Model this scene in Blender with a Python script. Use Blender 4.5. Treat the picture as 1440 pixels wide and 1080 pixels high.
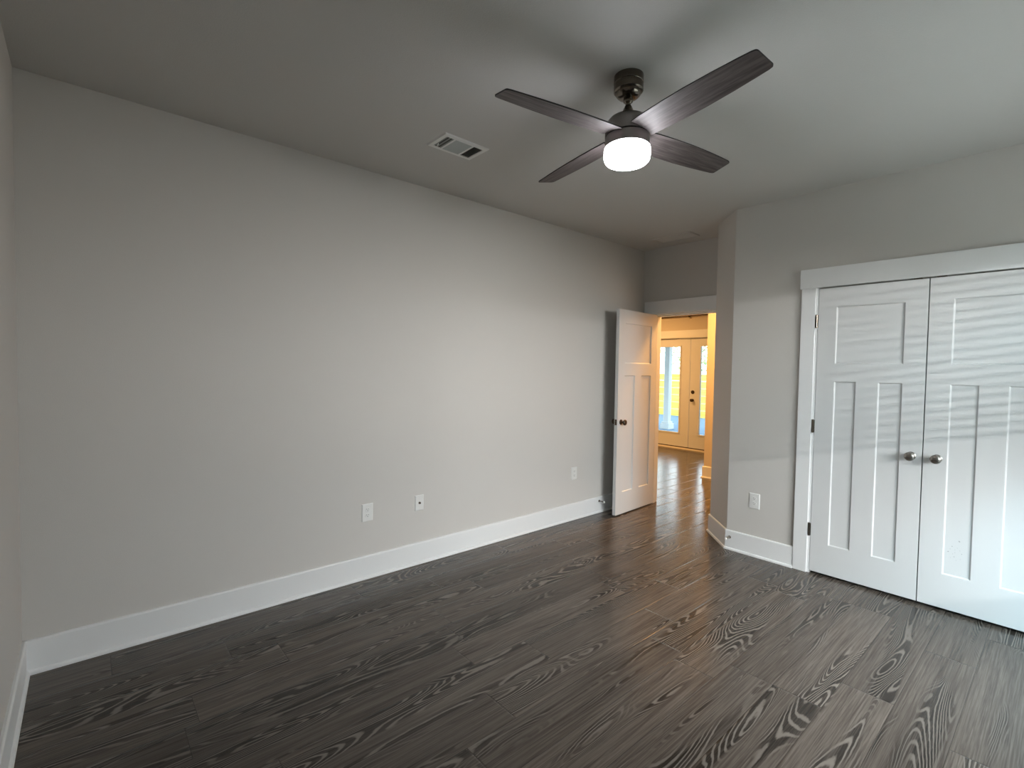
import bpy, bmesh, math, random
from mathutils import Vector, Matrix

for o in list(bpy.data.objects):
    bpy.data.objects.remove(o)
S = bpy.context.scene
COL = S.collection
PI = math.pi
R = math.radians

# ------------------------------------------------------------------ key dimensions (metres)
H = 2.743            # ceiling height
XC = 4.1835          # closet wall
XD = 4.85            # wall with the bedroom door
XH = 6.55            # wall facing us in the hall
XF = 8.469           # wall with the french doors
YB = -3.576          # window wall behind the photographer

# ------------------------------------------------------------------ camera
F_PX, PITCH, YAW, ROLL = 688.1, 0.0332, 0.8546, 0.0159
cam_data = bpy.data.cameras.new('camera')
cam = bpy.data.objects.new('camera', cam_data)
COL.objects.link(cam)
fw = Vector((math.cos(PITCH)*math.cos(YAW), math.cos(PITCH)*math.sin(YAW), -math.sin(PITCH)))
r0 = Vector((math.sin(YAW), -math.cos(YAW), 0))
u0 = r0.cross(fw)
r1 = r0*math.cos(ROLL) + u0*math.sin(ROLL)
u1 = -r0*math.sin(ROLL) + u0*math.cos(ROLL)
m = Matrix((r1, u1, -fw)).transposed().to_4x4()
m.translation = Vector((0.2349, -3.1275, 1.4497))
cam.matrix_world = m
cam_data.sensor_width = 36.0
cam_data.lens = F_PX/1440*36.0
cam_data.clip_start = 0.02
S.camera = cam

# ------------------------------------------------------------------ world, sun, daylight, exposure
S.view_settings.view_transform = 'Standard'
S.view_settings.look = 'None'
S.view_settings.gamma = 1
S.view_settings.use_curve_mapping = False
S.view_settings.exposure = 0.0
S.cycles.use_denoising = True
S.cycles.max_bounces = 12
S.cycles.diffuse_bounces = 8
S.cycles.glossy_bounces = 4
S.cycles.transparent_max_bounces = 12
S.cycles.sample_clamp_indirect = 6.0
S.cycles.caustics_reflective = False
S.cycles.caustics_refractive = False

w = bpy.data.worlds.new('overcast_sky')
S.world = w
w.use_nodes = True
wn = w.node_tree.nodes
wl = w.node_tree.links
wg = wn.new('ShaderNodeNewGeometry'); wsep = wn.new('ShaderNodeSeparateXYZ'); wr = wn.new('ShaderNodeValToRGB')
wm = wn.new('ShaderNodeMapRange'); wm.inputs[1].default_value = -1.0; wm.inputs[2].default_value = 1.0
wl.new(wg.outputs['Incoming'], wsep.inputs[0]); wl.new(wsep.outputs[2], wm.inputs[0]); wl.new(wm.outputs[0], wr.inputs[0])
wr.color_ramp.elements[0].position = 0.48; wr.color_ramp.elements[0].color = (0.80, 0.92, 1.0, 1)     # sky (incoming points down)
wr.color_ramp.elements[1].position = 0.52; wr.color_ramp.elements[1].color = (0.06, 0.07, 0.05, 1)     # ground
wl.new(wr.outputs[0], wn['Background'].inputs[0])
wn['Background'].inputs[1].default_value = 5.8

def light(name, kind, loc, energy, color, direction=None, **kw):
    d = bpy.data.lights.new(name, kind)
    d.energy = energy
    d.color = color
    for k, v in kw.items():
        setattr(d, k, v)
    o = bpy.data.objects.new(name, d)
    COL.objects.link(o)
    o.location = loc
    if direction is not None:
        o.rotation_euler = Vector(direction).to_track_quat('-Z', 'Z' if abs(Vector(direction).normalized().z) < .9 else 'Y').to_euler()
    return o

WX0, WX1, WZ0, WZ1 = 2.1, 3.85, 0.45, 2.155      # window in the wall behind the photographer
light('sun', 'SUN', (0, 0, 8), 3.5, (1.0, 0.9, 0.62), (0.62, -0.25, -0.66), angle=0.02)
# daylight arriving at the bedroom window: the broad sky and a bright low band of it
light('window_sky', 'AREA', (0.6, YB-1.3, 3.0), 520, (0.62, 0.89, 1.0), (0.45, 1, -0.95), shape='RECTANGLE', size=3.8, size_y=2.0)
light('window_horizon', 'AREA', (3.2, YB-2.2, 2.12), 315, (1.0, 0.98, 0.95), (-0.12, 1, -0.25), shape='RECTANGLE', size=2.4, size_y=0.9)
light('window_sky_band', 'AREA', (0.2, YB-4.0, 2.30), 200, (1.0, 0.985, 0.96), (0, 1, -0.12), shape='RECTANGLE', size=4.0, size_y=0.105)
# warm ceiling lamps in the hall and the living room
light('hall_lamp', 'AREA', (5.70, -0.42, 2.70), 78, (1.0, 0.50, 0.15), (0, 0, -1), shape='DISK', size=0.35)
light('living_lamp', 'AREA', (6.9, 2.4, 2.70), 85, (1.0, 0.54, 0.19), (0, 0, -1), shape='DISK', size=0.4)

# ------------------------------------------------------------------ helpers: materials
def mat(name):
    mt = bpy.data.materials.new(name)
    mt.use_nodes = True
    nt = mt.node_tree
    return mt, nt, nt.nodes['Principled BSDF']

def node(nt, typ, **kw):
    n = nt.nodes.new(typ)
    for k, v in kw.items():
        if k == 'inp':
            for a, b in v.items():
                n.inputs[a].default_value = b
        else:
            setattr(n, k, v)
    return n

def simple(name, color, rough=0.5, metal=0.0, bump=0.0, bscale=200, spec=0.5, var=0.0):
    mt, nt, b = mat(name)
    b.inputs['Base Color'].default_value = (*color, 1)
    b.inputs['Roughness'].default_value = rough
    b.inputs['Metallic'].default_value = metal
    b.inputs['Specular IOR Level'].default_value = spec
    tc = node(nt, 'ShaderNodeTexCoord')
    if bump:
        nz = node(nt, 'ShaderNodeTexNoise', inp={'Scale': bscale, 'Detail': 3, 'Roughness': .6})
        nt.links.new(tc.outputs['Object'], nz.inputs['Vector'])
        bp = node(nt, 'ShaderNodeBump', inp={'Strength': bump, 'Distance': .002})
        nt.links.new(nz.outputs['Fac'], bp.inputs['Height'])
        nt.links.new(bp.outputs['Normal'], b.inputs['Normal'])
    if var:
        n2 = node(nt, 'ShaderNodeTexNoise', inp={'Scale': 1.7, 'Detail': 4})
        nt.links.new(tc.outputs['Object'], n2.inputs['Vector'])
        mx = node(nt, 'ShaderNodeMix', data_type='RGBA')
        mx.inputs[6].default_value = (*[c*(1-var) for c in color], 1)
        mx.inputs[7].default_value = (*[min(1, c*(1+var)) for c in color], 1)
        nt.links.new(n2.outputs['Fac'], mx.inputs[0])
        nt.links.new(mx.outputs[2], b.inputs['Base Color'])
    return mt

M_WALL = simple('greige_wall_paint', (0.585, 0.565, 0.535), 0.75, bump=.35, bscale=320, spec=.25, var=.012)
M_CEIL = simple('ceiling_paint', (0.56, 0.55, 0.53), 0.9, bump=.5, bscale=220, spec=.15, var=.012)
M_TRIM = simple('white_trim_paint', (0.76, 0.77, 0.77), 0.38, bump=.06, bscale=90, spec=.45)
M_DOOR = simple('white_door_paint', (0.64, 0.65, 0.65), 0.36, bump=.08, bscale=140, spec=.45)
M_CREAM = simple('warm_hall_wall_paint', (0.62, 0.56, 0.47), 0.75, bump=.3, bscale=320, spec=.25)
M_PLATE = simple('white_plastic', (0.72, 0.72, 0.70), 0.32, bump=.02, bscale=60)
M_SLOT = simple('black_slot', (0.015, 0.015, 0.015), 0.6)
M_NICKEL = simple('satin_nickel', (0.38, 0.36, 0.33), 0.27, 1.0, bump=.03, bscale=400)
M_DKNICKEL = simple('dark_polished_nickel', (0.17, 0.145, 0.12), 0.2, 1.0, bump=.02, bscale=300)
M_HOUSE = simple('brushed_nickel_housing', (0.30, 0.28, 0.27), 0.36, 1.0, bump=.05, bscale=500)
M_BRONZE = simple('dark_bronze', (0.085, 0.06, 0.045), 0.35, .9, bump=.03, bscale=300)
M_STEEL = simple('spring_steel', (0.5, 0.48, 0.45), 0.25, 1.0)
M_RUBBER = simple('white_rubber_tip', (0.85, 0.85, 0.83), 0.6)
M_VENT = simple('white_enamel_vent', (0.74, 0.74, 0.72), 0.5)
M_DUCT_SHADE = simple('duct_shade', (0.13, 0.13, 0.12), 0.8)  # dark tone paints in the shade behind and between vent louvers
M_VENTGREY = simple('grey_damper_blade', (0.44, 0.47, 0.46), 0.5)
M_BLIND = simple('white_blind_slat', (0.75, 0.75, 0.72), 0.6)
M_POSTP = simple('porch_post_paint', (0.62, 0.66, 0.66), 0.6, var=.05)
M_PORCH = simple('porch_concrete', (0.09, 0.18, 0.29), 0.8, bump=.4, bscale=40, var=.12)
M_LAWN = simple('lawn_soil', (0.22, 0.26, 0.07), 0.95, bump=.6, bscale=30, var=.25)
M_BARK = simple('bark', (0.16, 0.12, 0.08), 0.9, bump=.6, bscale=25, var=.2)
M_LEAF = simple('tree_leaf', (0.34, 0.50, 0.26), 0.6, var=.3)  # leaf colour paled to stand in for overexposed daylight
M_SILL = simple('metal_threshold', (0.68, 0.62, 0.52), 0.45, .1)

def floor_material():
    mt, nt, b = mat('grey_brown_oak_planks')
    L = nt.links.new
    def math_(op, a, c=None, d=None):
        n = node(nt, 'ShaderNodeMath', operation=op)
        for i, v in enumerate((a, c, d)):
            if v is None: continue
            if isinstance(v, (int, float)): n.inputs[i].default_value = v
            else: L(v, n.inputs[i])
        return n.outputs[0]
    def smooth(v, lo, hi):
        n = node(nt, 'ShaderNodeMapRange', interpolation_type='SMOOTHSTEP')
        L(v, n.inputs[0]); n.inputs[1].default_value = lo; n.inputs[2].default_value = hi
        return n.outputs[0]
    def vec(x, y, z):
        n = node(nt, 'ShaderNodeCombineXYZ')
        for i, v in enumerate((x, y, z)):
            if isinstance(v, (int, float)): n.inputs[i].default_value = v
            else: L(v, n.inputs[i])
        return n.outputs[0]
    def noise(v, scale=1, detail=2, rough=.5, dist=0):
        n = node(nt, 'ShaderNodeTexNoise', inp={'Scale': scale, 'Detail': detail, 'Roughness': rough, 'Distortion': dist})
        L(v, n.inputs['Vector'])
        return n.outputs['Fac']
    def white(v):
        n = node(nt, 'ShaderNodeTexWhiteNoise', noise_dimensions='3D'); L(v, n.inputs['Vector'])
        return n.outputs['Value']
    def mix(f, a, c):
        n = node(nt, 'ShaderNodeMix', data_type='RGBA')
        if isinstance(f, (int, float)): n.inputs[0].default_value = f
        else: L(f, n.inputs[0])
        for i, v in ((6, a), (7, c)):
            if isinstance(v, tuple): n.inputs[i].default_value = (*v, 1)
            else: L(v, n.inputs[i])
        return n.outputs[2]
    tc = node(nt, 'ShaderNodeTexCoord')
    sp = node(nt, 'ShaderNodeSeparateXYZ'); L(tc.outputs['Object'], sp.inputs[0])
    X, Y = sp.outputs[0], sp.outputs[1]
    PW, PL = 0.2, 1.22
    ry = math_('DIVIDE', math_('ADD', Y, 0.06), PW)
    row = math_('FLOOR', ry); fy = math_('FRACT', ry)
    off = math_('MULTIPLY', white(vec(row, 3.1, 0.5)), PL)
    rx = math_('DIVIDE', math_('ADD', math_('ADD', X, 20.0), off), PL)
    colm = math_('FLOOR', rx); fx = math_('FRACT', rx)
    pid = white(vec(row, colm, 0.7))
    pid2 = white(vec(row, colm, 5.3))
    zoff = math_('MULTIPLY', pid, 60.0)
    # cathedral grain: contour lines of a long, smooth field
    fld = noise(vec(math_('MULTIPLY', X, 0.85), math_('MULTIPLY', Y, 6.4), zoff), 1, 1.2, .45, .35)
    jit = noise(vec(math_('MULTIPLY', X, 14), math_('MULTIPLY', Y, 60), zoff), 1, 2, .6)
    ph = math_('ADD', math_('MULTIPLY', fld, 225.0), math_('MULTIPLY', jit, 2.6))
    ring = math_('ADD', math_('MULTIPLY', math_('SINE', ph), .5), .5)
    ring = smooth(ring, .50, 1.0)
    zone = noise(vec(math_('MULTIPLY', X, 0.95), math_('MULTIPLY', Y, 9.5), math_('ADD', zoff, 11.0)), 1, 2.5, .5, .2)
    zone = smooth(zone, .47, .60)
    # straight fine grain
    fine = noise(vec(math_('MULTIPLY', X, 3.2), math_('MULTIPLY', Y, 150), zoff), 1, 4, .65)
    band = noise(vec(math_('MULTIPLY', X, 1.2), math_('MULTIPLY', Y, 22), math_('ADD', zoff, 4.0)), 1, 3, .55)
    pores = smooth(noise(vec(math_('MULTIPLY', X, 8.0), math_('MULTIPLY', Y, 480), zoff), 1, 2, .5), .55, .75)
    base = mix(smooth(band, .25, .75), FLOOR_A, FLOOR_B)
    base = mix(smooth(fine, .32, .82), base, FLOOR_C)
    base = mix(math_('MULTIPLY', pores, .15), base, FLOOR_D)
    dark = mix(math_('MULTIPLY', ring, .70), FLOOR_E, FLOOR_F)
    dark = mix(math_('MULTIPLY', smooth(fine, .4, .75), .35), dark, FLOOR_C)
    base = mix(math_('MULTIPLY', zone, .88), base, dark)
    tone = math_('ADD', math_('MULTIPLY', pid2, .34), .83)
    hs = node(nt, 'ShaderNodeHueSaturation'); L(base, hs.inputs['Color']); L(tone, hs.inputs['Value'])
    # seams with a small bevel
    ey = math_('MULTIPLY', math_('MINIMUM', fy, math_('SUBTRACT', 1.0, fy)), PW)
    ex = math_('MULTIPLY', math_('MINIMUM', fx, math_('SUBTRACT', 1.0, fx)), PL)
    edge = math_('MINIMUM', ex, ey)
    seam = smooth(edge, 0.0, .0018)
    colr = mix(seam, (0.022, 0.018, 0.014), hs.outputs['Color'])
    L(colr, b.inputs['Base Color'])
    bev = smooth(edge, 0.0, .007)
    hgt = math_('ADD', math_('MULTIPLY', bev, 1.0), math_('MULTIPLY', fine, .06))
    cup = math_('MULTIPLY', noise(vec(math_('MULTIPLY', X, 1.6), math_('MULTIPLY', Y, 2.4), math_('MULTIPLY', pid, 9.0)), 1, 2, .5), .35)
    hgt = math_('ADD', hgt, cup)
    bp = node(nt, 'ShaderNodeBump', inp={'Strength': .42, 'Distance': .0025}); L(hgt, bp.inputs['Height'])
    L(bp.outputs['Normal'], b.inputs['Normal'])
    rg = math_('ADD', math_('MULTIPLY', fine, .08), .16)
    L(rg, b.inputs['Roughness'])
    b.inputs['Specular IOR Level'].default_value = .28
    return mt
FLOOR_A, FLOOR_B, FLOOR_C, FLOOR_D = (0.039, 0.030, 0.024), (0.078, 0.064, 0.053), (0.130, 0.112, 0.095), (0.28, 0.255, 0.226)
FLOOR_E, FLOOR_F = (0.016, 0.0125, 0.010), (0.225, 0.200, 0.174)
M_FLOOR = floor_material()

def blade_material():
    mt, nt, b = mat('grey_walnut_blade')
    L = nt.links.new
    tc = node(nt, 'ShaderNodeTexCoord')
    mp = node(nt, 'ShaderNodeMapping'); mp.inputs['Scale'].default_value = (5, 75, 20)
    L(tc.outputs['Object'], mp.inputs['Vector'])
    nz = node(nt, 'ShaderNodeTexNoise', inp={'Scale': 1.0, 'Detail': 5, 'Roughness': .6, 'Distortion': .6})
    L(mp.outputs[0], nz.inputs['Vector'])
    cr = node(nt, 'ShaderNodeValToRGB')
    cr.color_ramp.elements[0].position = .32; cr.color_ramp.elements[0].color = (0.034, 0.026, 0.025, 1)
    cr.color_ramp.elements[1].position = .72; cr.color_ramp.elements[1].color = (0.135, 0.113, 0.110, 1)
    L(nz.outputs['Fac'], cr.inputs[0]); L(cr.outputs[0], b.inputs['Base Color'])
    b.inputs['Roughness'].default_value = .6
    return mt
M_BLADE = blade_material()
M_BLADE_EDGE = simple('black_blade_edge', (0.012, 0.010, 0.010), .5)

def emit_material(name, color, strength):
    mt = bpy.data.materials.new(name); mt.use_nodes = True
    nt = mt.node_tree; nt.nodes.clear()
    e = nt.nodes.new('ShaderNodeEmission'); e.inputs[0].default_value = (*color, 1); e.inputs[1].default_value = strength
    o = nt.nodes.new('ShaderNodeOutputMaterial'); nt.links.new(e.outputs[0], o.inputs[0])
    return mt
M_GLOBE = emit_material('lit_frosted_glass', (0.93, 0.95, 1.0), 42.0)

def glass_material():
    mt = bpy.data.materials.new('clear_door_glass'); mt.use_nodes = True
    nt = mt.node_tree; nt.nodes.clear()
    t = nt.nodes.new('ShaderNodeBsdfTransparent'); t.inputs[0].default_value = (.96, .98, .98, 1)
    g = nt.nodes.new('ShaderNodeBsdfGlossy'); g.inputs['Roughness'].default_value = .02
    f = nt.nodes.new('ShaderNodeFresnel'); f.inputs[0].default_value = 1.45
    mx = nt.nodes.new('ShaderNodeMixShader'); o = nt.nodes.new('ShaderNodeOutputMaterial')
    nt.links.new(f.outputs[0], mx.inputs[0]); nt.links.new(t.outputs[0], mx.inputs[1]); nt.links.new(g.outputs[0], mx.inputs[2])
    nt.links.new(mx.outputs[0], o.inputs[0])
    return mt
M_GLASS = glass_material()

def fence_material():
    mt, nt, b = mat('yellow_pine_boards')
    L = nt.links.new
    tc = node(nt, 'ShaderNodeTexCoord')
    mp = node(nt, 'ShaderNodeMapping'); mp.inputs['Scale'].default_value = (3, 1.2, 25)
    L(tc.outputs['Object'], mp.inputs['Vector'])
    nz = node(nt, 'ShaderNodeTexNoise', inp={'Scale': 1.0, 'Detail': 4, 'Distortion': .5}); L(mp.outputs[0], nz.inputs['Vector'])
    cr = node(nt, 'ShaderNodeValToRGB')
    cr.color_ramp.elements[0].position = .3; cr.color_ramp.elements[0].color = (0.50, 0.38, 0.06, 1)
    cr.color_ramp.elements[1].position = .7; cr.color_ramp.elements[1].color = (0.72, 0.60, 0.16, 1)
    L(nz.outputs['Fac'], cr.inputs[0]); L(cr.outputs[0], b.inputs['Base Color'])
    b.inputs['Roughness'].default_value = .8
    return mt
M_FENCE = fence_material()

# ------------------------------------------------------------------ helpers: meshes
def box(bm, lo, hi, M=None):
    vs = [bm.verts.new((x, y, z)) for x in (lo[0], hi[0]) for y in (lo[1], hi[1]) for z in (lo[2], hi[2])]
    for f in ((0, 1, 3, 2), (4, 6, 7, 5), (0, 4, 5, 1), (2, 3, 7, 6), (0, 2, 6, 4), (1, 5, 7, 3)):
        bm.faces.new([vs[i] for i in f])
    if M is not None:
        bmesh.ops.transform(bm, matrix=M, verts=vs)
    return vs

def prism(bm, poly, z0, z1, M=None):
    a = [bm.verts.new((x, y, z0)) for x, y in poly]
    c = [bm.verts.new((x, y, z1)) for x, y in poly]
    bm.faces.new(a[::-1]); bm.faces.new(c)
    n = len(poly)
    for i in range(n):
        bm.faces.new((a[i], a[(i+1) % n], c[(i+1) % n], c[i]))
    if M is not None:
        bmesh.ops.transform(bm, matrix=M, verts=a+c)

def lathe(bm, prof, seg=48, M=None, caps=True):
    """prof: (radius, z) from one end to the other; axis is local z."""
    rings, vs = [], []
    for r, z in prof:
        if r < 1e-6:
            v = bm.verts.new((0, 0, z)); rings.append([v]); vs.append(v)
        else:
            rg = [bm.verts.new((r*math.cos(2*PI*i/seg), r*math.sin(2*PI*i/seg), z)) for i in range(seg)]
            rings.append(rg); vs += rg
    for p, q in zip(rings, rings[1:]):
        for i in range(seg):
            j = (i+1) % seg
            if len(p) == 1 and len(q) == 1: continue
            if len(p) == 1: bm.faces.new((p[0], q[i], q[j]))
            elif len(q) == 1: bm.faces.new((p[i], p[j], q[0]))
            else: bm.faces.new((p[i], p[j], q[j], q[i]))
    if caps:
        for rg in (rings[0], rings[-1]):
            if len(rg) > 1: bm.faces.new(rg)
    if M is not None:
        bmesh.ops.transform(bm, matrix=M, verts=vs)

def tube(bm, pts, r, seg=8):
    pts = [Vector(p) for p in pts]
    rings = []
    up = Vector((0, 0, 1))
    for i, p in enumerate(pts):
        t = (pts[min(i+1, len(pts)-1)] - pts[max(i-1, 0)]).normalized()
        a = t.cross(up)
        if a.length < 1e-3: a = t.cross(Vector((1, 0, 0)))
        a.normalize(); c = t.cross(a)
        rr = r[i] if isinstance(r, (list, tuple)) else r
        rings.append([bm.verts.new(p + (a*math.cos(2*PI*k/seg) + c*math.sin(2*PI*k/seg))*rr) for k in range(seg)])
    for p, q in zip(rings, rings[1:]):
        for k in range(seg):
            bm.faces.new((p[k], p[(k+1) % seg], q[(k+1) % seg], q[k]))
    bm.faces.new(rings[0][::-1]); bm.faces.new(rings[-1])

def obj(name, bm, material, parent=None, smooth=False, bevel=0, loc=None):
    bmesh.ops.recalc_face_normals(bm, faces=bm.faces[:])
    me = bpy.data.meshes.new(name)
    bm.to_mesh(me); bm.free()
    for mt in (material if isinstance(material, (list, tuple)) else [material]):
        me.materials.append(mt)
    if smooth:
        for p in me.polygons: p.use_smooth = True
        try: me.set_sharp_from_angle(angle=R(38))
        except Exception: pass
    o = bpy.data.objects.new(name, me)
    COL.objects.link(o)
    if parent is not None: o.parent = parent
    if loc is not None: o.location = loc
    if bevel:
        bv = o.modifiers.new('edge', 'BEVEL'); bv.width = bevel; bv.segments = 2; bv.limit_method = 'ANGLE'; bv.angle_limit = R(40)
    return o

def tag(o, label, cat, group=None, kind=None):
    o['label'] = label; o['category'] = cat
    if group: o['group'] = group
    if kind: o['kind'] = kind
    return o

def struct(o, label, cat):
    return tag(o, label, cat, kind='structure')

def empty(name, loc, rotz=0.0):
    o = bpy.data.objects.new(name, None); COL.objects.link(o)
    o.location = loc; o.rotation_euler = (0, 0, rotz); o.empty_display_size = .05
    return o

def copy_tree(o, parent=None):
    c = o.copy(); COL.objects.link(c)
    if parent is not None: c.parent = parent
    for ch in list(o.children):
        copy_tree(ch, c)
    return c

def bmnew(): return bmesh.new()

def wall_slab(name, p0, ang, length, thick, height, holes, material, label, z0=0.0):
    """wall whose visible face runs from p0 along ang; its thickness goes to the left of that run. holes: (s0, s1, z0, z1)"""
    ss = sorted({0.0, length, *[h[0] for h in holes], *[h[1] for h in holes]})
    zs = sorted({z0, height, *[h[2] for h in holes], *[h[3] for h in holes]})
    bm = bmnew(); V = {}
    def v(i, j, k):
        if (i, j, k) not in V: V[i, j, k] = bm.verts.new((ss[i], thick*k, zs[j]))
        return V[i, j, k]
    def solid(i, j):
        if i < 0 or j < 0 or i >= len(ss)-1 or j >= len(zs)-1: return False
        cs, cz = (ss[i]+ss[i+1])/2, (zs[j]+zs[j+1])/2
        return not any(h[0] < cs < h[1] and h[2] < cz < h[3] for h in holes)
    for i in range(len(ss)-1):
        for j in range(len(zs)-1):
            if not solid(i, j): continue
            for k in (0, 1):
                bm.faces.new((v(i, j, k), v(i+1, j, k), v(i+1, j+1, k), v(i, j+1, k)))
            for di, dj, a, c in ((-1, 0, (i, j), (i, j+1)), (1, 0, (i+1, j), (i+1, j+1)), (0, -1, (i, j), (i+1, j)), (0, 1, (i, j+1), (i+1, j+1))):
                if not solid(i+di, j+dj):
                    bm.faces.new((v(*a, 0), v(*c, 0), v(*c, 1), v(*a, 1)))
    o = obj(name, bm, material)
    o.location = (p0[0], p0[1], 0); o.rotation_euler = (0, 0, ang)
    return struct(o, label, 'wall')

def strip(name, pts, prof, material, label, cat='baseboard'):
    """profile (distance from the wall, z) run along wall points pts; the room is to the right of the run; corners mitred"""
    bm = bmnew(); rings = []
    pts = [Vector((*p, 0)) for p in pts]
    for i, p in enumerate(pts):
        ds = []
        if i > 0: ds.append((pts[i]-pts[i-1]).normalized())
        if i < len(pts)-1: ds.append((pts[i+1]-pts[i]).normalized())
        ns = [Vector((d.y, -d.x, 0)) for d in ds]
        n = ns[0] if len(ns) == 1 else (ns[0]+ns[1])/(1+ns[0].dot(ns[1]))
        rings.append([bm.verts.new(p + n*a + Vector((0, 0, z))) for a, z in prof])
    for p, q in zip(rings, rings[1:]):
        for k in range(len(prof)):
            j = (k+1) % len(prof)
            bm.faces.new((p[k], p[j], q[j], q[k]))
    bm.faces.new(rings[0]); bm.faces.new(rings[-1][::-1])
    return struct(obj(name, bm, material), label, cat)

BB = 0.158   # baseboard height
PROF = [(0, 0), (.0265, 0), (.0265, .006), (.0255, .011), (.0225, .0155), (.019, .0175), (.0145, .0185), (.0145, BB-.008), (.0115, BB-.002), (.008, BB), (0, BB)]

# ------------------------------------------------------------------ shell
bm = bmnew()
box(bm, (-.2, -4.0, -.12), (8.62, 4.2, 0))
struct(obj('floor', bm, M_FLOOR), 'dark grey brown oak plank floor running through the room and hall', 'floor')
bm = bmnew()
box(bm, (-.2, -4.0, H), (8.62, 4.2, H+.12))
struct(obj('ceiling', bm, M_CEIL), 'plain grey painted ceiling over the bedroom and alcove', 'ceiling')

wall_slab('wall_far', (-.12, 0), 0, XD+.12+.12, .12, H, [], M_WALL, 'long blank greige wall with three outlet plates')
wall_slab('wall_left', (0, YB-.12), PI/2, -YB+.12, .12, H, [], M_WALL, 'greige wall at the left edge of the photo')
wall_slab('wall_back', (4.9, YB), PI, 5.02, .12, H, [(4.9-WX1, 4.9-WX0, WZ0, WZ1)], M_WALL, 'window wall behind the photographer')
CY0, CY1 = -1.895, -3.1455           # closet opening
Y1 = -1.3014
# closet wall: runs from the corner towards the window wall, thickness away from the room
wall_slab('wall_right', (XC, Y1-.0), -PI/2, -(YB-.12)+Y1, .12, H, [(Y1-CY0, Y1-CY1, 0, 2.052)], M_WALL, 'greige wall holding the white double closet doors')
CHX, CHY = 4.475, -1.01
bm = bmnew()
prism(bm, [(XC, Y1), (CHX, CHY), (XD+.12, CHY), (XD+.12, CHY-.12), (CHX+.05, CHY-.12), (XC+.12, Y1-.05), (XC+.12, Y1)], 0, H)
struct(obj('wall_corner', bm, M_WALL), 'angled greige wall corner beside the open doorway', 'wall')
OY0, OY1 = -.13, -.868               # bedroom door opening
OZ = 2.045
wall_slab('wall_alcove', (XD, 0), -PI/2, -CHY, .12, H, [(-OY0, -OY1, 0, OZ)], [M_WALL, M_CREAM], 'dim greige wall above the open bedroom doorway')

# closet inside
bm = bmnew()
box(bm, (4.86, YB-.12, 0), (4.90, Y1, H))
struct(obj('wall_closet', bm, M_WALL), 'back wall inside the closed closet', 'wall')

# living room and hall beyond the door
FY0, FY1 = 2.385, .525               # french door opening
wall_slab('wall_french', (XF, 4.0), -PI/2, 5.6, .14, H, [(4.0-FY0, 4.0-FY1, 0, 2.045)], M_CREAM, 'warm lit wall holding the glazed double doors')
wall_slab('wall_hall', (XH, .135), -PI/2, 1.9, .12, H, [], M_CREAM, 'orange lit wall end seen through the doorway')
wall_slab('wall_passage', (XF, .135), PI, XF-XH-.12, .10, H, [], M_CREAM, 'side wall of the passage to the glazed doors')
wall_slab('wall_living', (XD, 4.0), 0, XF-XD+.14, .12, H, [], M_CREAM, 'far side wall of the living room')
wall_slab('wall_nook', (XD+.12, .12), PI/2, 3.9, .12, H, [], M_CREAM, 'living room side wall beside the bedroom')
wall_slab('wall_hall_end', (XH+.12, -1.75), PI, XH-XD, .12, H, [], M_CREAM, 'end wall of the hall')
bpy.data.objects['wall_hall_end'].location.y = -1.65
wall_slab('wall_hall_side', (XD+.13, -1.77), PI/2, .80, .10, H, [], M_CREAM, 'hall side of the closet wall')

# ------------------------------------------------------------------ baseboards
# room to the right of the run
strip('baseboard_left', [(0, YB), (0, 0)], PROF, M_TRIM, 'white baseboard along the left edge wall')
strip('baseboard_far', [(0, 0), (XD, 0)], PROF, M_TRIM, 'white baseboard along the long blank wall')
strip('baseboard_corner', [(XD-.02, CHY), (CHX, CHY), (XC, Y1), (XC, -1.8035)], PROF, M_TRIM, 'white baseboard wrapping the angled corner to the closet')
strip('baseboard_hall', [(XF-.02, .135), (XH, .135), (XH, -1.6)], PROF, M_TRIM, 'warm lit white baseboard at the hall wall end')
strip('baseboard_french', [(XF, 3.9), (XF, FY0+.095)], PROF, M_TRIM, 'baseboard beside the glazed doors')

# ------------------------------------------------------------------ trims (casings and jambs)
def casing(name, x, y0, y1, ztop, label, head=.136, leg=.09, over=.010, jamb=.125, jhead=True, right=True, facing=-1, left=True, z_leg0=0):
    """casing round an opening y0 > y1 in a wall at x, seen from -x"""
    bm = bmnew()
    box(bm, (x-.026, y1-leg-over if right else y1-.02, ztop), (x, y0+leg+over, ztop+head))
    if left: box(bm, (x-.019, y0, z_leg0), (x, y0+leg, ztop))
    if right: box(bm, (x-.019, y1-leg, z_leg0), (x, y1, ztop))
    o = struct(obj(name, bm, M_TRIM, bevel=.0015), label, 'door trim')
    bm = bmnew()
    box(bm, (x-.006, y0-.016, 0), (x+jamb, y0+.001, ztop))
    box(bm, (x-.006, y1-.001, 0), (x+jamb, y1+.016, ztop))
    if jhead: box(bm, (x-.006, y1, ztop-.012), (x+jamb, y0, ztop+.001))
    obj('jamb', bm, M_TRIM, o)
    return o
casing('trim_1', XC, CY0, CY1, 2.052, 'white casing and header around the closet doors', jhead=False)
t2 = casing('trim_2', XD, OY0, OY1, OZ, 'grey shaded casing and header over the open bedroom doorway', leg=.088, right=True)
bm = bmnew()                                                        # door stop strip on the bedroom jamb
box(bm, (XD+.036, OY0-.028, 0), (XD+.072, OY0-.016, OZ-.012)); box(bm, (XD+.036, OY1+.016, 0), (XD+.072, OY1+.028, OZ-.012))
box(bm, (XD+.036, OY1+.016, OZ-.024), (XD+.072, OY0-.016, OZ-.012))
obj('door_stop_strip', bm, M_TRIM, t2)
t3 = casing('trim_3', XF, FY0, FY1, 2.045, 'wide header and casing around the glazed double doors')

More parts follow.
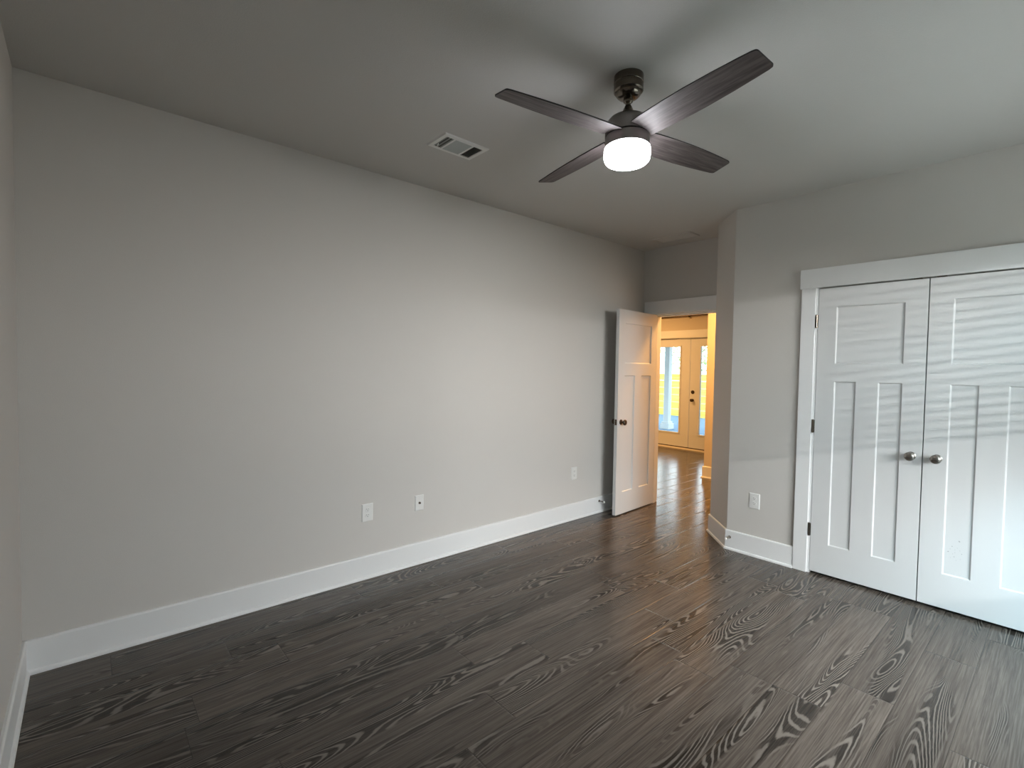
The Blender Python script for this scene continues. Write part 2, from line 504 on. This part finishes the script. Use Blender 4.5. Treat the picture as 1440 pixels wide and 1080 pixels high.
bm = bmnew()  # stop strips added behind the glazed leaves to block light through the gaps
box(bm, (XF+.076, FY1+.016, 1.995), (XF+.10, FY0-.016, 2.034)); box(bm, (XF+.076, FY0-.04, .03), (XF+.10, FY0-.016, 2.0)); box(bm, (XF+.076, FY1+.016, .03), (XF+.10, FY1+.04, 2.0))
obj('door_stop_strip', bm, M_TRIM, t3)
# ------------------------------------------------------------------ panel doors
def panel_leaf_bm(wd, z0, z1, t, panels, both=True):
    """leaf in local x (width), y (thickness 0..t, front at y=0 facing -y); recessed shaker panels (x0,x1,z0,z1)"""
    xs = sorted({0, wd, *[p[0] for p in panels], *[p[1] for p in panels]})
    zs = sorted({z0, z1, *[p[2] for p in panels], *[p[3] for p in panels]})
    bm = bmnew(); V = {}
    def v(x, y, z):
        k = (round(x, 5), round(y, 5), round(z, 5))
        if k not in V: V[k] = bm.verts.new(k)
        return V[k]
    for y, s in ((0, 1), (t, -1)):
        for i in range(len(xs)-1):
            for j in range(len(zs)-1):
                cx, cz = (xs[i]+xs[i+1])/2, (zs[j]+zs[j+1])/2
                if any(p[0] < cx < p[1] and p[2] < cz < p[3] for p in panels): continue
                bm.faces.new((v(xs[i], y, zs[j]), v(xs[i+1], y, zs[j]), v(xs[i+1], y, zs[j+1]), v(xs[i], y, zs[j+1])))
        for a, c, e, f in panels:
            d, g = .009*s, .0065
            # outline points along the grid so that no gaps open
            loop = [(a, e), (c, e), (c, f), (a, f)]
            inn = [(a+g, e+g), (c-g, e+g), (c-g, f-g), (a+g, f-g)]
            edges = []
            for k in range(4):
                p, q = loop[k], loop[(k+1) % 4]
                if p[1] == q[1]:
                    mids = sorted([(x, p[1]) for x in xs if min(p[0], q[0]) < x < max(p[0], q[0])], reverse=p[0] > q[0])
                else:
                    mids = sorted([(p[0], z) for z in zs if min(p[1], q[1]) < z < max(p[1], q[1])], key=lambda u: u[1], reverse=p[1] > q[1])
                run = [v(p[0], y, p[1])] + [v(mx, y, mz) for mx, mz in mids] + [v(q[0], y, q[1])]
                bm.faces.new(run + [v(inn[(k+1) % 4][0], y+d, inn[(k+1) % 4][1]), v(inn[k][0], y+d, inn[k][1])])
            bm.faces.new([v(px, y+d, pz) for px, pz in inn])
    for i in range(len(xs)-1):
        for z in (z0, z1):
            bm.faces.new((v(xs[i], 0, z), v(xs[i+1], 0, z), v(xs[i+1], t, z), v(xs[i], t, z)))
    for j in range(len(zs)-1):
        for x in (0, wd):
            bm.faces.new((v(x, 0, zs[j]), v(x, 0, zs[j+1]), v(x, t, zs[j+1]), v(x, t, zs[j])))
    return bm

def craftsman(wd):
    st, mid = .112, .123
    lw = (wd-2*st-mid)/2
    return [(st, wd-st, 1.512, 1.909), (st, st+lw, .229, 1.390), (wd-st-lw, wd-st, .229, 1.390)]

def knob_bm(big=False):
    bm = bmnew()
    lathe(bm, [(0, 0), (.026, 0), (.026, .004), (.022, .0075), (.010, .009), (.0095, .026), (.0135, .032), (.0245, .038), (.0280, .045), (.0275, .051), (.0235, .0565), (.0145, .0600), (0, .0610)], 32)
    return bm
def hinge_bm(h=.089):
    bm = bmnew()
    lathe(bm, [(0, -h/2-.004), (.004, -h/2-.003), (.0068, -h/2), (.0068, h/2), (.004, h/2+.003), (0, h/2+.004)], 16)
    box(bm, (-.0095, .004, -h/2), (.0095, .0055, h/2))
    return bm

# closet leaves: local x runs along -y of the room, front faces -x
def closet_leaf(name, y_left, wd, hinge_x, knob_x, label):
    o = obj(name, panel_leaf_bm(wd, .007, 2.032, .035, craftsman_shift(wd)), M_DOOR)
    o.location = (XC-.0075, y_left, .012); o.rotation_euler = (0, 0, -PI/2)
    struct(o, label, 'closet door')
    k = obj('knob', knob_bm(), M_NICKEL, o, smooth=True); k['label'] = 'satin nickel knob'
    k.location = (knob_x, 0, .920); k.rotation_euler = (PI/2, 0, 0)
    for z in (1.815, 1.066, .318):
        h = obj('hinge', hinge_bm(), M_DKNICKEL, o, smooth=True); h['label'] = 'dark metal hinge'
        h.location = (hinge_x, -.007, z-.012)
    return o
def craftsman_shift(wd):
    return [(a, b, c-.012, d-.012) for a, b, c, d in craftsman(wd)]
W_LEAF = .604
dl = closet_leaf('door_1', -1.9135, W_LEAF, -.008, W_LEAF-.054, 'left leaf of the white closet doors, hinges in full view')
dr = closet_leaf('door_2', -1.9135-W_LEAF-.006, W_LEAF, W_LEAF+.008, .066, 'right leaf of the white closet doors, cut by the photo edge')
# scuff marks on the right leaf's lower panel
random.seed(4)
bm = bmnew()
for yy, zz, rr in [(-2.708, .448, .0045), (-2.676, .410, .003), (-2.659, .374, .0038), (-2.687, .349, .003), (-2.721, .374, .0025), (-2.690, .392, .002), (-2.668, .392, .002),
                   (-2.700, .405, .0018), (-2.712, .392, .0018), (-2.680, .365, .002), (-2.715, .340, .0016), (-2.697, .330, .0016), (-2.671, .340, .0015), (-2.690, .375, .002)]:
    n = 9
    vs = [bm.verts.new((-(yy - (-1.9135-W_LEAF-.006)), .0088, zz-.012)) for _ in range(1)]
    ring = [bm.verts.new((vs[0].co.x + rr*random.uniform(.6, 1.2)*math.cos(2*PI*i/n), .0088, vs[0].co.z + rr*random.uniform(.6, 1.2)*math.sin(2*PI*i/n))) for i in range(n)]
    for i in range(n): bm.faces.new((vs[0], ring[i], ring[(i+1) % n]))
sc = obj('scuff_marks', bm, simple('grey_scuff', (.40, .41, .41), .7), dr); sc['label'] = 'small grey scuff marks'
# catches in the dark gap above the leaves
bm = bmnew()
for c in (-.06, .055): box(bm, (XC-.004, -2.520-c-.022, 2.0465), (XC+.02, -2.520-c+.022, 2.052))
ct = obj('ball_catch', bm, M_BRONZE, bpy.data.objects['trim_1'])

# bedroom door, opened against the long wall
DW = .722
ang = math.atan2(-.192-(-.150), 4.138-4.858)
bd = obj('door_3', panel_leaf_bm(DW, 0, 2.026, .035, craftsman_shift(DW)), M_DOOR)
# local +x from the hinge to the free edge; front (y=0, facing -y local) must face the room (-y), so flip
bd.location = (4.140, -.2145, .012); bd.rotation_euler = (0, 0, math.atan2(-.150+.192, 4.858-4.138))
struct(bd, 'white panelled bedroom door standing open against the long wall', 'door')
k = obj('knob', knob_bm(), M_BRONZE, bd, smooth=True); k['label'] = 'dark bronze knob'
k.location = (.062, 0, .920); k.rotation_euler = (PI/2, 0, 0)
k = obj('knob', knob_bm(), M_BRONZE, bd, smooth=True); k['label'] = 'dark bronze knob'
k.location = (.062, .035, .920); k.rotation_euler = (-PI/2, 0, 0)
bm = bmnew()
box(bm, (-.0012, .006, .892), (.001, .029, .948)); box(bm, (-.010, .011, .912), (0, .024, .928))
k = obj('latch_plate', bm, M_BRONZE, bd); k['label'] = 'dark bronze latch'
for z in (1.815, 1.066, .318):
    h = obj('hinge', hinge_bm(), M_BRONZE, bd, smooth=True); h.location = (DW+.004, .040, z-.012); h.rotation_euler = (0, 0, PI)

# french doors
def french_leaf(name, y0, y1, g0, g1, label, handle):
    """y0 > y1 leaf edges, g0 > g1 glass edges"""
    zb, zt, gz0, gz1 = .048, 2.020, .302, 1.885
    x0 = XF+.030
    bm = bmnew()
    wall = [(y0, g0, zb, zt), (g1, y1, zb, zt)]
    ys, zs = [y0, g0, g1, y1], [zb, gz0, gz1, zt]
    V = {}
    def v(i, j, k):
        if (i, j, k) not in V: V[i, j, k] = bm.verts.new((x0+.044*k, ys[i], zs[j]))
        return V[i, j, k]
    for i in range(3):
        for j in range(3):
            if (i, j) == (1, 1): continue
            for kk in (0, 1): bm.faces.new((v(i, j, kk), v(i+1, j, kk), v(i+1, j+1, kk), v(i, j+1, kk)))
    for a, c in (((0, 0), (1, 0)), ((1, 0), (2, 0)), ((2, 0), (3, 0)), ((0, 3), (1, 3)), ((1, 3), (2, 3)), ((2, 3), (3, 3)), ((0, 0), (0, 1)), ((0, 1), (0, 2)), ((0, 2), (0, 3)),
                 ((3, 0), (3, 1)), ((3, 1), (3, 2)), ((3, 2), (3, 3)), ((1, 1), (2, 1)), ((1, 2), (2, 2)), ((1, 1), (1, 2)), ((2, 1), (2, 2))):
        bm.faces.new((v(*a, 0), v(*c, 0), v(*c, 1), v(*a, 1)))
    o = obj(name, bm, M_DOOR)
    struct(o, label, 'glazed door')
    bm = bmnew()                                                    # raised glazing bead
    b = .022
    box(bm, (x0-.009, g0-.002, gz0-b), (x0+.002, g0+b, gz1+b)); box(bm, (x0-.009, g1-b, gz0-b), (x0+.002, g1+.002, gz1+b))
    box(bm, (x0-.009, g1, gz0-b), (x0+.002, g0, gz0+.002)); box(bm, (x0-.009, g1, gz1-.002), (x0+.002, g0, gz1+b))
    obj('glazing_bead', bm, M_DOOR, o)
    bm = bmnew(); box(bm, (x0+.019, g1-.004, gz0-.004), (x0+.025, g0+.004, gz1+.004))
    g = obj('glass_pane', bm, M_GLASS, o); g['label'] = 'clear glass'
    bm = bmnew(); box(bm, (x0+.004, y1, .031), (x0+.040, y0, zb+.001)); k = obj('door_sweep', bm, M_BRONZE, o); k['label'] = 'dark rubber sweep'
    if handle:
        k = obj('knob', knob_bm(), M_BRONZE, o, smooth=True); k.location = (x0, y0-.060, .915); k.rotation_euler = (0, -PI/2, 0); k['label'] = 'dark bronze knob'
        bm = bmnew(); lathe(bm, [(0, 0), (.033, 0), (.033, .006), (.027, .016), (.024, .019), (0, .019)], 28); box(bm, (-.004, -.016, .018), (.004, .016, .034))
        k = obj('deadbolt', bm, M_BRONZE, o, smooth=True); k.location = (x0, y0-.060, 1.060); k.rotation_euler = (0, -PI/2, 0); k['label'] = 'dark bronze deadbolt'
    return o
french_leaf('door_4', 2.366, 1.4590, 2.17, 1.652, 'left glazed leaf of the double doors, partly behind the bedroom door', False)
french_leaf('door_5', 1.4500, .544, 1.256, .735, 'right glazed leaf of the double doors, with bronze knob', True)
bm = bmnew()
box(bm, (XF-.02, FY1+.017, 0), (XF+.13, FY0-.017, .020)); box(bm, (XF+.02, FY1+.017, .020), (XF+.10, FY0-.017, .030))
struct(obj('trim_4', bm, M_SILL, bevel=.003), 'low threshold under the glazed double doors', 'door sill')

# curtain rod over the french doors
cr = empty('curtain_rod', (XF, 1.455, 2.43))
tag(cr, 'thin dark curtain rod on the wall above the glazed double doors', 'curtain rod')
bm = bmnew(); tube(bm, [(-.07, -1.15, 0), (-.07, 1.15, 0)], .010, 12)
obj('rod', bm, M_BRONZE, cr, smooth=True)
bm = bmnew(); box(bm, (-.008, -.018, -.045), (0, .018, .045)); tube(bm, [(-.004, 0, -.012), (-.055, 0, -.016), (-.075, 0, -.013)], .007, 8)
obj('bracket', bm, M_BRONZE, cr)
for s in (-1, 1):
    bm = bmnew(); lathe(bm, [(0, 0), (.012, 0), (.014, .01), (.024, .022), (.027, .036), (.02, .052), (0, .058)], 20)
    f = obj('finial', bm, M_BRONZE, cr, smooth=True); f.location = (-.07, s*1.15, 0); f.rotation_euler = (-s*PI/2, 0, 0)

# ------------------------------------------------------------------ bedroom window (behind the photographer)
bm = bmnew()
for lo, hi in (((WX0, YB-.12, WZ0), (WX0+.05, YB-.04, WZ1)), ((WX1-.05, YB-.12, WZ0), (WX1, YB-.04, WZ1)), ((WX0, YB-.12, WZ0), (WX1, YB-.04, WZ0+.05)), ((WX0, YB-.12, WZ1-.05), (WX1, YB-.04, WZ1))):
    box(bm, lo, hi)
wd = struct(obj('window_1', bm, M_TRIM), 'bedroom window behind the photographer', 'window')
bm = bmnew()
z = 1.30
while z < WZ1-.03:
    a = R(10)
    box(bm, (WX0+.01, -.024, -.0014), (WX1-.01, .024, .0014), Matrix.Translation((0, YB-.012, z)) @ Matrix.Rotation(a, 4, 'X'))
    z += .0475
obj('blind_slats', bm, M_BLIND, wd)

# ------------------------------------------------------------------ ceiling fan
FX, FY = 2.0562, -1.788
fan = empty('ceiling_fan', (FX, FY, H))
tag(fan, 'four-blade dark wood ceiling fan with lit white drum light', 'ceiling fan')
def fz(z): return z-H
bm = bmnew()
lathe(bm, [(0, 0), (.064, 0), (.0645, -.012), (.0645, fz(2.712)), (.0625, fz(2.710)), (.0625, fz(2.704)), (.0645, fz(2.702)), (.0640, fz(2.678)), (.0590, fz(2.672)), (.0555, fz(2.671)), (.053, fz(2.662)), (.043, fz(2.652)), (.030, fz(2.647)), (.016, fz(2.646)), (0, fz(2.646))], 56)
obj('canopy', bm, M_DKNICKEL, fan, smooth=True)
bm = bmnew()
lathe(bm, [(0, fz(2.655)), (.016, fz(2.652)), (.0215, fz(2.642)), (.0205, fz(2.632)), (.0135, fz(2.626)), (.0115, fz(2.622)), (.0115, fz(2.600)), (0, fz(2.600))], 32)
obj('downrod', bm, M_DKNICKEL, fan, smooth=True)
bm = bmnew()
lathe(bm, [(0, fz(2.616)), (.0135, fz(2.616)), (.0165, fz(2.611)), (.022, fz(2.598)), (.0265, fz(2.585)), (.030, fz(2.575)), (0, fz(2.575))], 32)
obj('coupling_cover', bm, M_DKNICKEL, fan, smooth=True)
bm = bmnew()
lathe(bm, [(0, fz(2.578)), (.030, fz(2.578)), (.040, fz(2.574)), (.060, fz(2.568)), (.078, fz(2.558)), (.090, fz(2.544)), (.0965, fz(2.526)), (.0985, fz(2.508)), (.0985, fz(2.484)), (0, fz(2.484))], 64)
obj('motor_housing', bm, M_HOUSE, fan, smooth=True)
bm = bmnew()
lathe(bm, [(0, fz(2.485)), (.0925, fz(2.485)), (.0925, fz(2.478)), (0, fz(2.478))], 64)
sl = obj('slot_ring', bm, M_BLADE_EDGE, fan, smooth=True); sl['label'] = 'black gap ring'
bm = bmnew()
lathe(bm, [(0, fz(2.479)), (.0955, fz(2.479)), (.0968, fz(2.475)), (.0968, fz(2.434)), (.094, fz(2.431)), (0, fz(2.431))], 64)
obj('light_band', bm, M_HOUSE, fan, smooth=True)
bm = bmnew()
prof = [(0, fz(2.433)), (.0935, fz(2.433)), (.0985, fz(2.430)), (.1005, fz(2.424)), (.1005, fz(2.395))]
for i in range(9):
    t = i/8*PI/2
    prof.append((.0725+.028*math.cos(t), fz(2.391)-.028*math.sin(t)))
prof += [(.045, fz(2.3615)), (0, fz(2.361))]
lathe(bm, prof, 64)
gl = obj('light_globe', bm, M_GLOBE, fan, smooth=True); gl['label'] = 'glowing white drum globe'
# blades: outline in local (along, across)
def blade_outline():
    top = [(.085, .062), (.14, .0660), (.25, .0700), (.36, .0700), (.48, .0650), (.58, .0580), (.625, .0540)]
    tip = []
    rc = .012
    for i in range(5):
        t = i/4*PI/2
        tip.append((.645-rc+rc*math.sin(t), .0520-rc+rc*math.cos(t)))
    up = top + tip
    dn = [(x, -y) for x, y in up][::-1]
    root = [(.092, -.035), (.097, 0), (.092, .035)]
    return up + dn + root
def blade_bm():
    out = blade_outline()
    bm = bmnew()
    th = .0055
    a = [bm.verts.new((x, y, -th/2)) for x, y in out]
    c = [bm.verts.new((x, y, th/2)) for x, y in out]
    f1 = bm.faces.new(a[::-1]); f2 = bm.faces.new(c)
    for i in range(len(out)):
        f = bm.faces.new((a[i], a[(i+1) % len(out)], c[(i+1) % len(out)], c[i])); f.material_index = 1
    return bm
b0 = obj('blade', blade_bm(), [M_BLADE, M_BLADE_EDGE], fan)
holder_bm = bmnew()
box(holder_bm, (.045, -.038, .0028), (.135, .038, .0075))
h0 = obj('blade_arm', holder_bm, M_HOUSE, b0)
for i, a in enumerate((-100, -10, 80, 170)):
    b = b0 if i == 0 else b0.copy()
    if i:
        COL.objects.link(b); b.parent = fan
        hc = h0.copy(); COL.objects.link(hc); hc.parent = b
    t = R(a)-.0118
    b.matrix_local = Matrix.Translation((0, 0, fz(2.4868))) @ Matrix.Rotation(t, 4, 'Z') @ Matrix.Rotation(-.2048, 4, 'X')

# ------------------------------------------------------------------ ceiling vents
def frame_bm(bm, x0, x1, y0, y1, b, z0, z1):
    """bevelled rectangular frame lying under the ceiling, z0 = lower face"""
    o = [(x0, y0), (x1, y0), (x1, y1), (x0, y1)]
    m1 = [(x0+.006, y0+.006), (x1-.006, y0+.006), (x1-.006, y1-.006), (x0+.006, y1-.006)]
    i = [(x0+b, y0+b), (x1-b, y0+b), (x1-b, y1-b), (x0+b, y1-b)]
    rings = [[bm.verts.new((x, y, z1)) for x, y in o], [bm.verts.new((x, y, z0)) for x, y in m1], [bm.verts.new((x, y, z0)) for x, y in i], [bm.verts.new((x, y, z1)) for x, y in i]]
    for p, q in zip(rings, rings[1:]+rings[:1]):
        for k in range(4):
            bm.faces.new((p[k], p[(k+1) % 4], q[(k+1) % 4], q[k]))
vx, vy = 1.897, -.703
v = empty('air_vent', (vx, vy, H))
tag(v, 'white three-section air register in the ceiling left of the fan', 'air vent')
bm = bmnew(); frame_bm(bm, -.155, .155, -.101, .101, .029, -.007, 0); obj('frame', bm, M_VENT, v)
bm = bmnew(); box(bm, (-.128, -.073, -.0015), (.128, .073, -.0005)); obj('duct_shade_sheet', bm, M_DUCT_SHADE, v)  # flat dark sheet, painted shade in place of a real opening
for x in (-.070, .056):
    bm = bmnew(); box(bm, (x-.0065, -.073, -.007), (x+.0065, .073, -.001)); obj('divider', bm, M_VENT, v)
for k in range(5):
    x = -.121+.0105*k
    bm = bmnew(); box(bm, (-.0038, -.073, -.0005), (.0038, .073, .0005), Matrix.Translation((x, 0, -.0045)) @ Matrix.Rotation(R(48), 4, 'Y')); obj('louver', bm, M_DUCT_SHADE if k % 2 else M_VENTGREY, v)
for k in range(9):
    y = -.066+.0165*k
    bm = bmnew(); box(bm, (-.0630, -.0085, -.0005), (.0495, .0085, .0005), Matrix.Translation((0, y, -.0045)) @ Matrix.Rotation(R(-20), 4, 'X')); obj('louver', bm, M_VENTGREY, v)
for k in range(6):
    x = .0675+.0105*k
    bm = bmnew(); box(bm, (-.0038, -.073, -.0005), (.0038, .073, .0005), Matrix.Translation((x, 0, -.0045)) @ Matrix.Rotation(R(-48), 4, 'Y')); obj('louver', bm, M_DUCT_SHADE, v)
bm = bmnew(); box(bm, (-.118, .030, -.016), (-.114, .048, -.004)); obj('damper_lever', bm, M_VENT, v)

v = empty('return_vent', (4.572, -.53, H))
tag(v, 'pale flush return grille in the alcove ceiling above the doorway', 'air vent')
bm = bmnew(); frame_bm(bm, -.095, .095, -.205, .205, .022, -.008, 0); obj('frame', bm, M_CEIL, v)
for k in range(14):
    bm = bmnew(); box(bm, (-.006, -.184, -.0005), (.006, .184, .0005), Matrix.Translation((-.067+.0103*k, 0, -.0038)) @ Matrix.Rotation(R(15), 4, 'Y')); obj('louver', bm, M_CEIL, v)

# ------------------------------------------------------------------ outlets and jack
def plate_bm(wd, ht, cut=None):
    bm = bmnew()
    t = .0055
    a = [(-wd/2, -ht/2), (wd/2, -ht/2), (wd/2, ht/2), (-wd/2, ht/2)]
    g = .005
    c = [(-wd/2+g, -ht/2+g), (wd/2-g, -ht/2+g), (wd/2-g, ht/2-g), (-wd/2+g, ht/2-g)]
    r = [[bm.verts.new((x, 0, z)) for x, z in a], [bm.verts.new((x, -.002, z)) for x, z in a], [bm.verts.new((x, -t, z)) for x, z in c]]
    for p, q in zip(r, r[1:]):
        for k in range(4): bm.faces.new((p[k], p[(k+1) % 4], q[(k+1) % 4], q[k]))
    bm.faces.new(r[0]); bm.faces.new(r[2])
    return bm
def disc_face(rad=.0165, flat=.0135, t0=-.0055, t1=-.0075):
    bm = bmnew(); n = 28; pts = []
    for i in range(n):
        t = 2*PI*i/n
        pts.append((rad*math.cos(t), max(-flat, min(flat, rad*math.sin(t)))))
    a = [bm.verts.new((x, t0+.001, z)) for x, z in pts]; c = [bm.verts.new((x, t1, z)) for x, z in pts]
    bm.faces.new(c)
    for i in range(n): bm.faces.new((a[i], a[(i+1) % n], c[(i+1) % n], c[i]))
    return bm
def screw_bm():
    bm = bmnew(); lathe(bm, [(0, 0), (.0032, 0), (.0028, .0012), (0, .0016)], 12); return bm
def make_outlet():
    r = empty('electrical_outlet', (0, 0, 0))
    obj('cover_plate', plate_bm(.080, .122), M_PLATE, r)
    for z in (.0197, -.0197):
        s = obj('socket', disc_face(), M_PLATE, r); s.location = (0, 0, z)
        bm = bmnew()
        box(bm, (-.0075, -.0079, .001), (-.0052, -.0070, .0095)); box(bm, (.0052, -.0079, .0022), (.0075, -.0070, .0085))
        lathe(bm, [(0, 0), (.0027, 0), (.0027, .0009), (0, .0009)], 12, Matrix.Translation((0, -.0070, -.0062)) @ Matrix.Rotation(PI/2, 4, 'X'))
        q = obj('slots', bm, M_SLOT, s); q['label'] = 'black slots'
    s = obj('screw', screw_bm(), M_PLATE, r); s.location = (0, -.0055, 0); s.rotation_euler = (PI/2, 0, 0)
    return r
out = make_outlet()
lab = ['white duplex outlet left of the cable jack plate on the long wall', 'small white outlet nearest the open door on the long wall', 'white duplex outlet on the short wall left of the closet']
for i, (loc, rz) in enumerate([((1.669, 0, .449), 0), ((3.765, 0, .444), 0), ((XC, -1.513, .434), -PI/2)]):
    o = out if i == 0 else copy_tree(out)
    o.location = loc; o.rotation_euler = (0, 0, rz)
    tag(o, lab[i], 'outlet', 'duplex outlets on the walls')
j = empty('cable_jack', (2.071, 0, .448))
tag(j, 'white cable jack plate with one dark hole on the long wall', 'wall plate')
obj('cover_plate', plate_bm(.072, .114), M_PLATE, j)
bm = bmnew(); lathe(bm, [(0, 0), (.0088, 0), (.0088, .003), (.0062, .0032), (.0062, .011), (0, .011)], 20)
k = obj('connector', bm, M_BRONZE, j, smooth=True); k.location = (0, -.0055, 0); k.rotation_euler = (PI/2, 0, 0); k['label'] = 'dark round connector'
for z in (.042, -.042):
    s = obj('screw', screw_bm(), M_PLATE, j); s.location = (0, -.0055, z); s.rotation_euler = (PI/2, 0, 0)

# ------------------------------------------------------------------ spring door stops on the baseboards
def make_stop():
    r = empty('door_stop', (0, 0, 0))
    bm = bmnew(); lathe(bm, [(0, 0), (.011, 0), (.0115, .002), (.008, .008), (.0055, .010), (0, .010)], 20, Matrix.Rotation(PI/2, 4, 'X'))
    obj('base', bm, M_BRONZE, r, smooth=True)
    bm = bmnew()
    pts = [(.0058*math.cos(2*PI*i/10), -.009-.052*i/150, .0058*math.sin(2*PI*i/10)) for i in range(151)]
    tube(bm, pts, .0012, 5); obj('spring', bm, M_STEEL, r, smooth=True)
    bm = bmnew(); lathe(bm, [(0, .058), (.006, .058), (.0085, .061), (.0085, .070), (.0065, .0745), (0, .0755)], 20, Matrix.Rotation(PI/2, 4, 'X'))
    t = obj('rubber_tip', bm, M_RUBBER, r, smooth=True); t['label'] = 'white rubber tip'
    return r
st = make_stop(); st.location = (4.138, -.0145, .118)
tag(st, 'spring door stop on the long wall baseboard beside the open door', 'door stop', 'spring door stops')
s2 = copy_tree(st); s2.location = (XC-.0145, -1.333, .103); s2.rotation_euler = (0, 0, -PI/2)
tag(s2, 'spring door stop on the baseboard below the angled corner, left of closet', 'door stop', 'spring door stops')

# ------------------------------------------------------------------ outside the glazed doors
bm = bmnew(); box(bm, (8.62, -3, -.17), (14.9, 12, -.05))
struct(obj('porch_floor', bm, M_PORCH), 'blue grey porch floor outside the glazed doors', 'porch floor')
bm = bmnew(); box(bm, (14.9, -12, -.30), (60, 60, -.07))
struct(obj('ground', bm, M_LAWN), 'sunlit lawn beyond the porch', 'lawn')
bm = bmnew(); box(bm, (8.62, -3, 2.75), (12.2, 12, 2.9))  # unseen roof, added to keep the sun off the porch floor
struct(obj('porch_shade_roof', bm, M_POSTP), 'unseen porch roof added to shade the floor outside the glazed doors', 'porch roof')
p = empty('porch_post', (11.47, 3.70, -.05))
tag(p, 'pale square porch post with plinth seen through the left glass', 'post')
bm = bmnew(); box(bm, (-.075, -.065, 0), (.075, .065, 2.8)); obj('shaft', bm, M_POSTP, p, bevel=.004)
bm = bmnew(); box(bm, (-.13, -.12, 0), (.13, .12, .14)); box(bm, (-.105, -.095, .14), (.105, .095, .19)); obj('plinth', bm, M_POSTP, p, bevel=.004)
f = empty('wooden_fence', (15.05, 6.0, -.07))
tag(f, 'yellow sunlit horizontal board fence beyond the porch', 'fence')
for k in range(6):
    z = .02+.235*k
    bm = bmnew(); box(bm, (0, -7, z), (.025, 7, z+.200)); obj('board', bm, M_FENCE, f)
for k in range(8):
    bm = bmnew(); box(bm, (.03, -7+2*k-.05, 0), (.12, -7+2*k+.05, 1.42)); obj('fence_post', bm, M_FENCE, f)
def tree(loc, seed, s, label):
    random.seed(seed)
    t = empty('garden_tree', loc); tag(t, label, 'tree', 'trees beyond the fence')
    bm = bmnew(); tube(bm, [(0, 0, 0), (.05*s, .02, 1.0*s), (.0, .08*s, 2.0*s), (.1*s, .05*s, 2.9*s)], [.14*s, .11*s, .08*s, .03*s], 10)
    for i in range(9):
        a = random.uniform(0, 2*PI); z = random.uniform(1.3, 2.4)*s; L_ = random.uniform(.6, 1.3)*s
        tube(bm, [(.03, .05, z), (.03+L_*.5*math.cos(a), .05+L_*.5*math.sin(a), z+.35*s), (L_*math.cos(a), L_*math.sin(a), z+.9*s)], [.05*s, .03*s, .01*s], 6)
    obj('trunk', bm, M_BARK, t, smooth=True)
    bm = bmnew()
    for i in range(800):
        d = Vector((random.gauss(0, 1), random.gauss(0, 1), random.gauss(0, .8))).normalized()*random.uniform(.3, 1.0)**.5*1.5*s
        c = d + Vector((.05, .05, 2.6*s))
        n1 = Vector((random.gauss(0, 1), random.gauss(0, 1), random.gauss(0, 1))).normalized()
        n2 = n1.orthogonal().normalized(); L_ = .11*s
        vs = [bm.verts.new(c + n1*L_*u + n2*L_*.5*q) for u, q in ((-1, 0), (0, 1), (1, 0), (0, -1))]
        bm.faces.new(vs)
    obj('foliage', bm, M_LEAF, t)
tree((20.5, 11.2, -.1), 3, 1.15, 'leafy tree beyond the fence, left of the porch post')
tree((26.5, 11.2, -.1), 5, 1.1, 'leafy tree beyond the fence, right of the porch post')
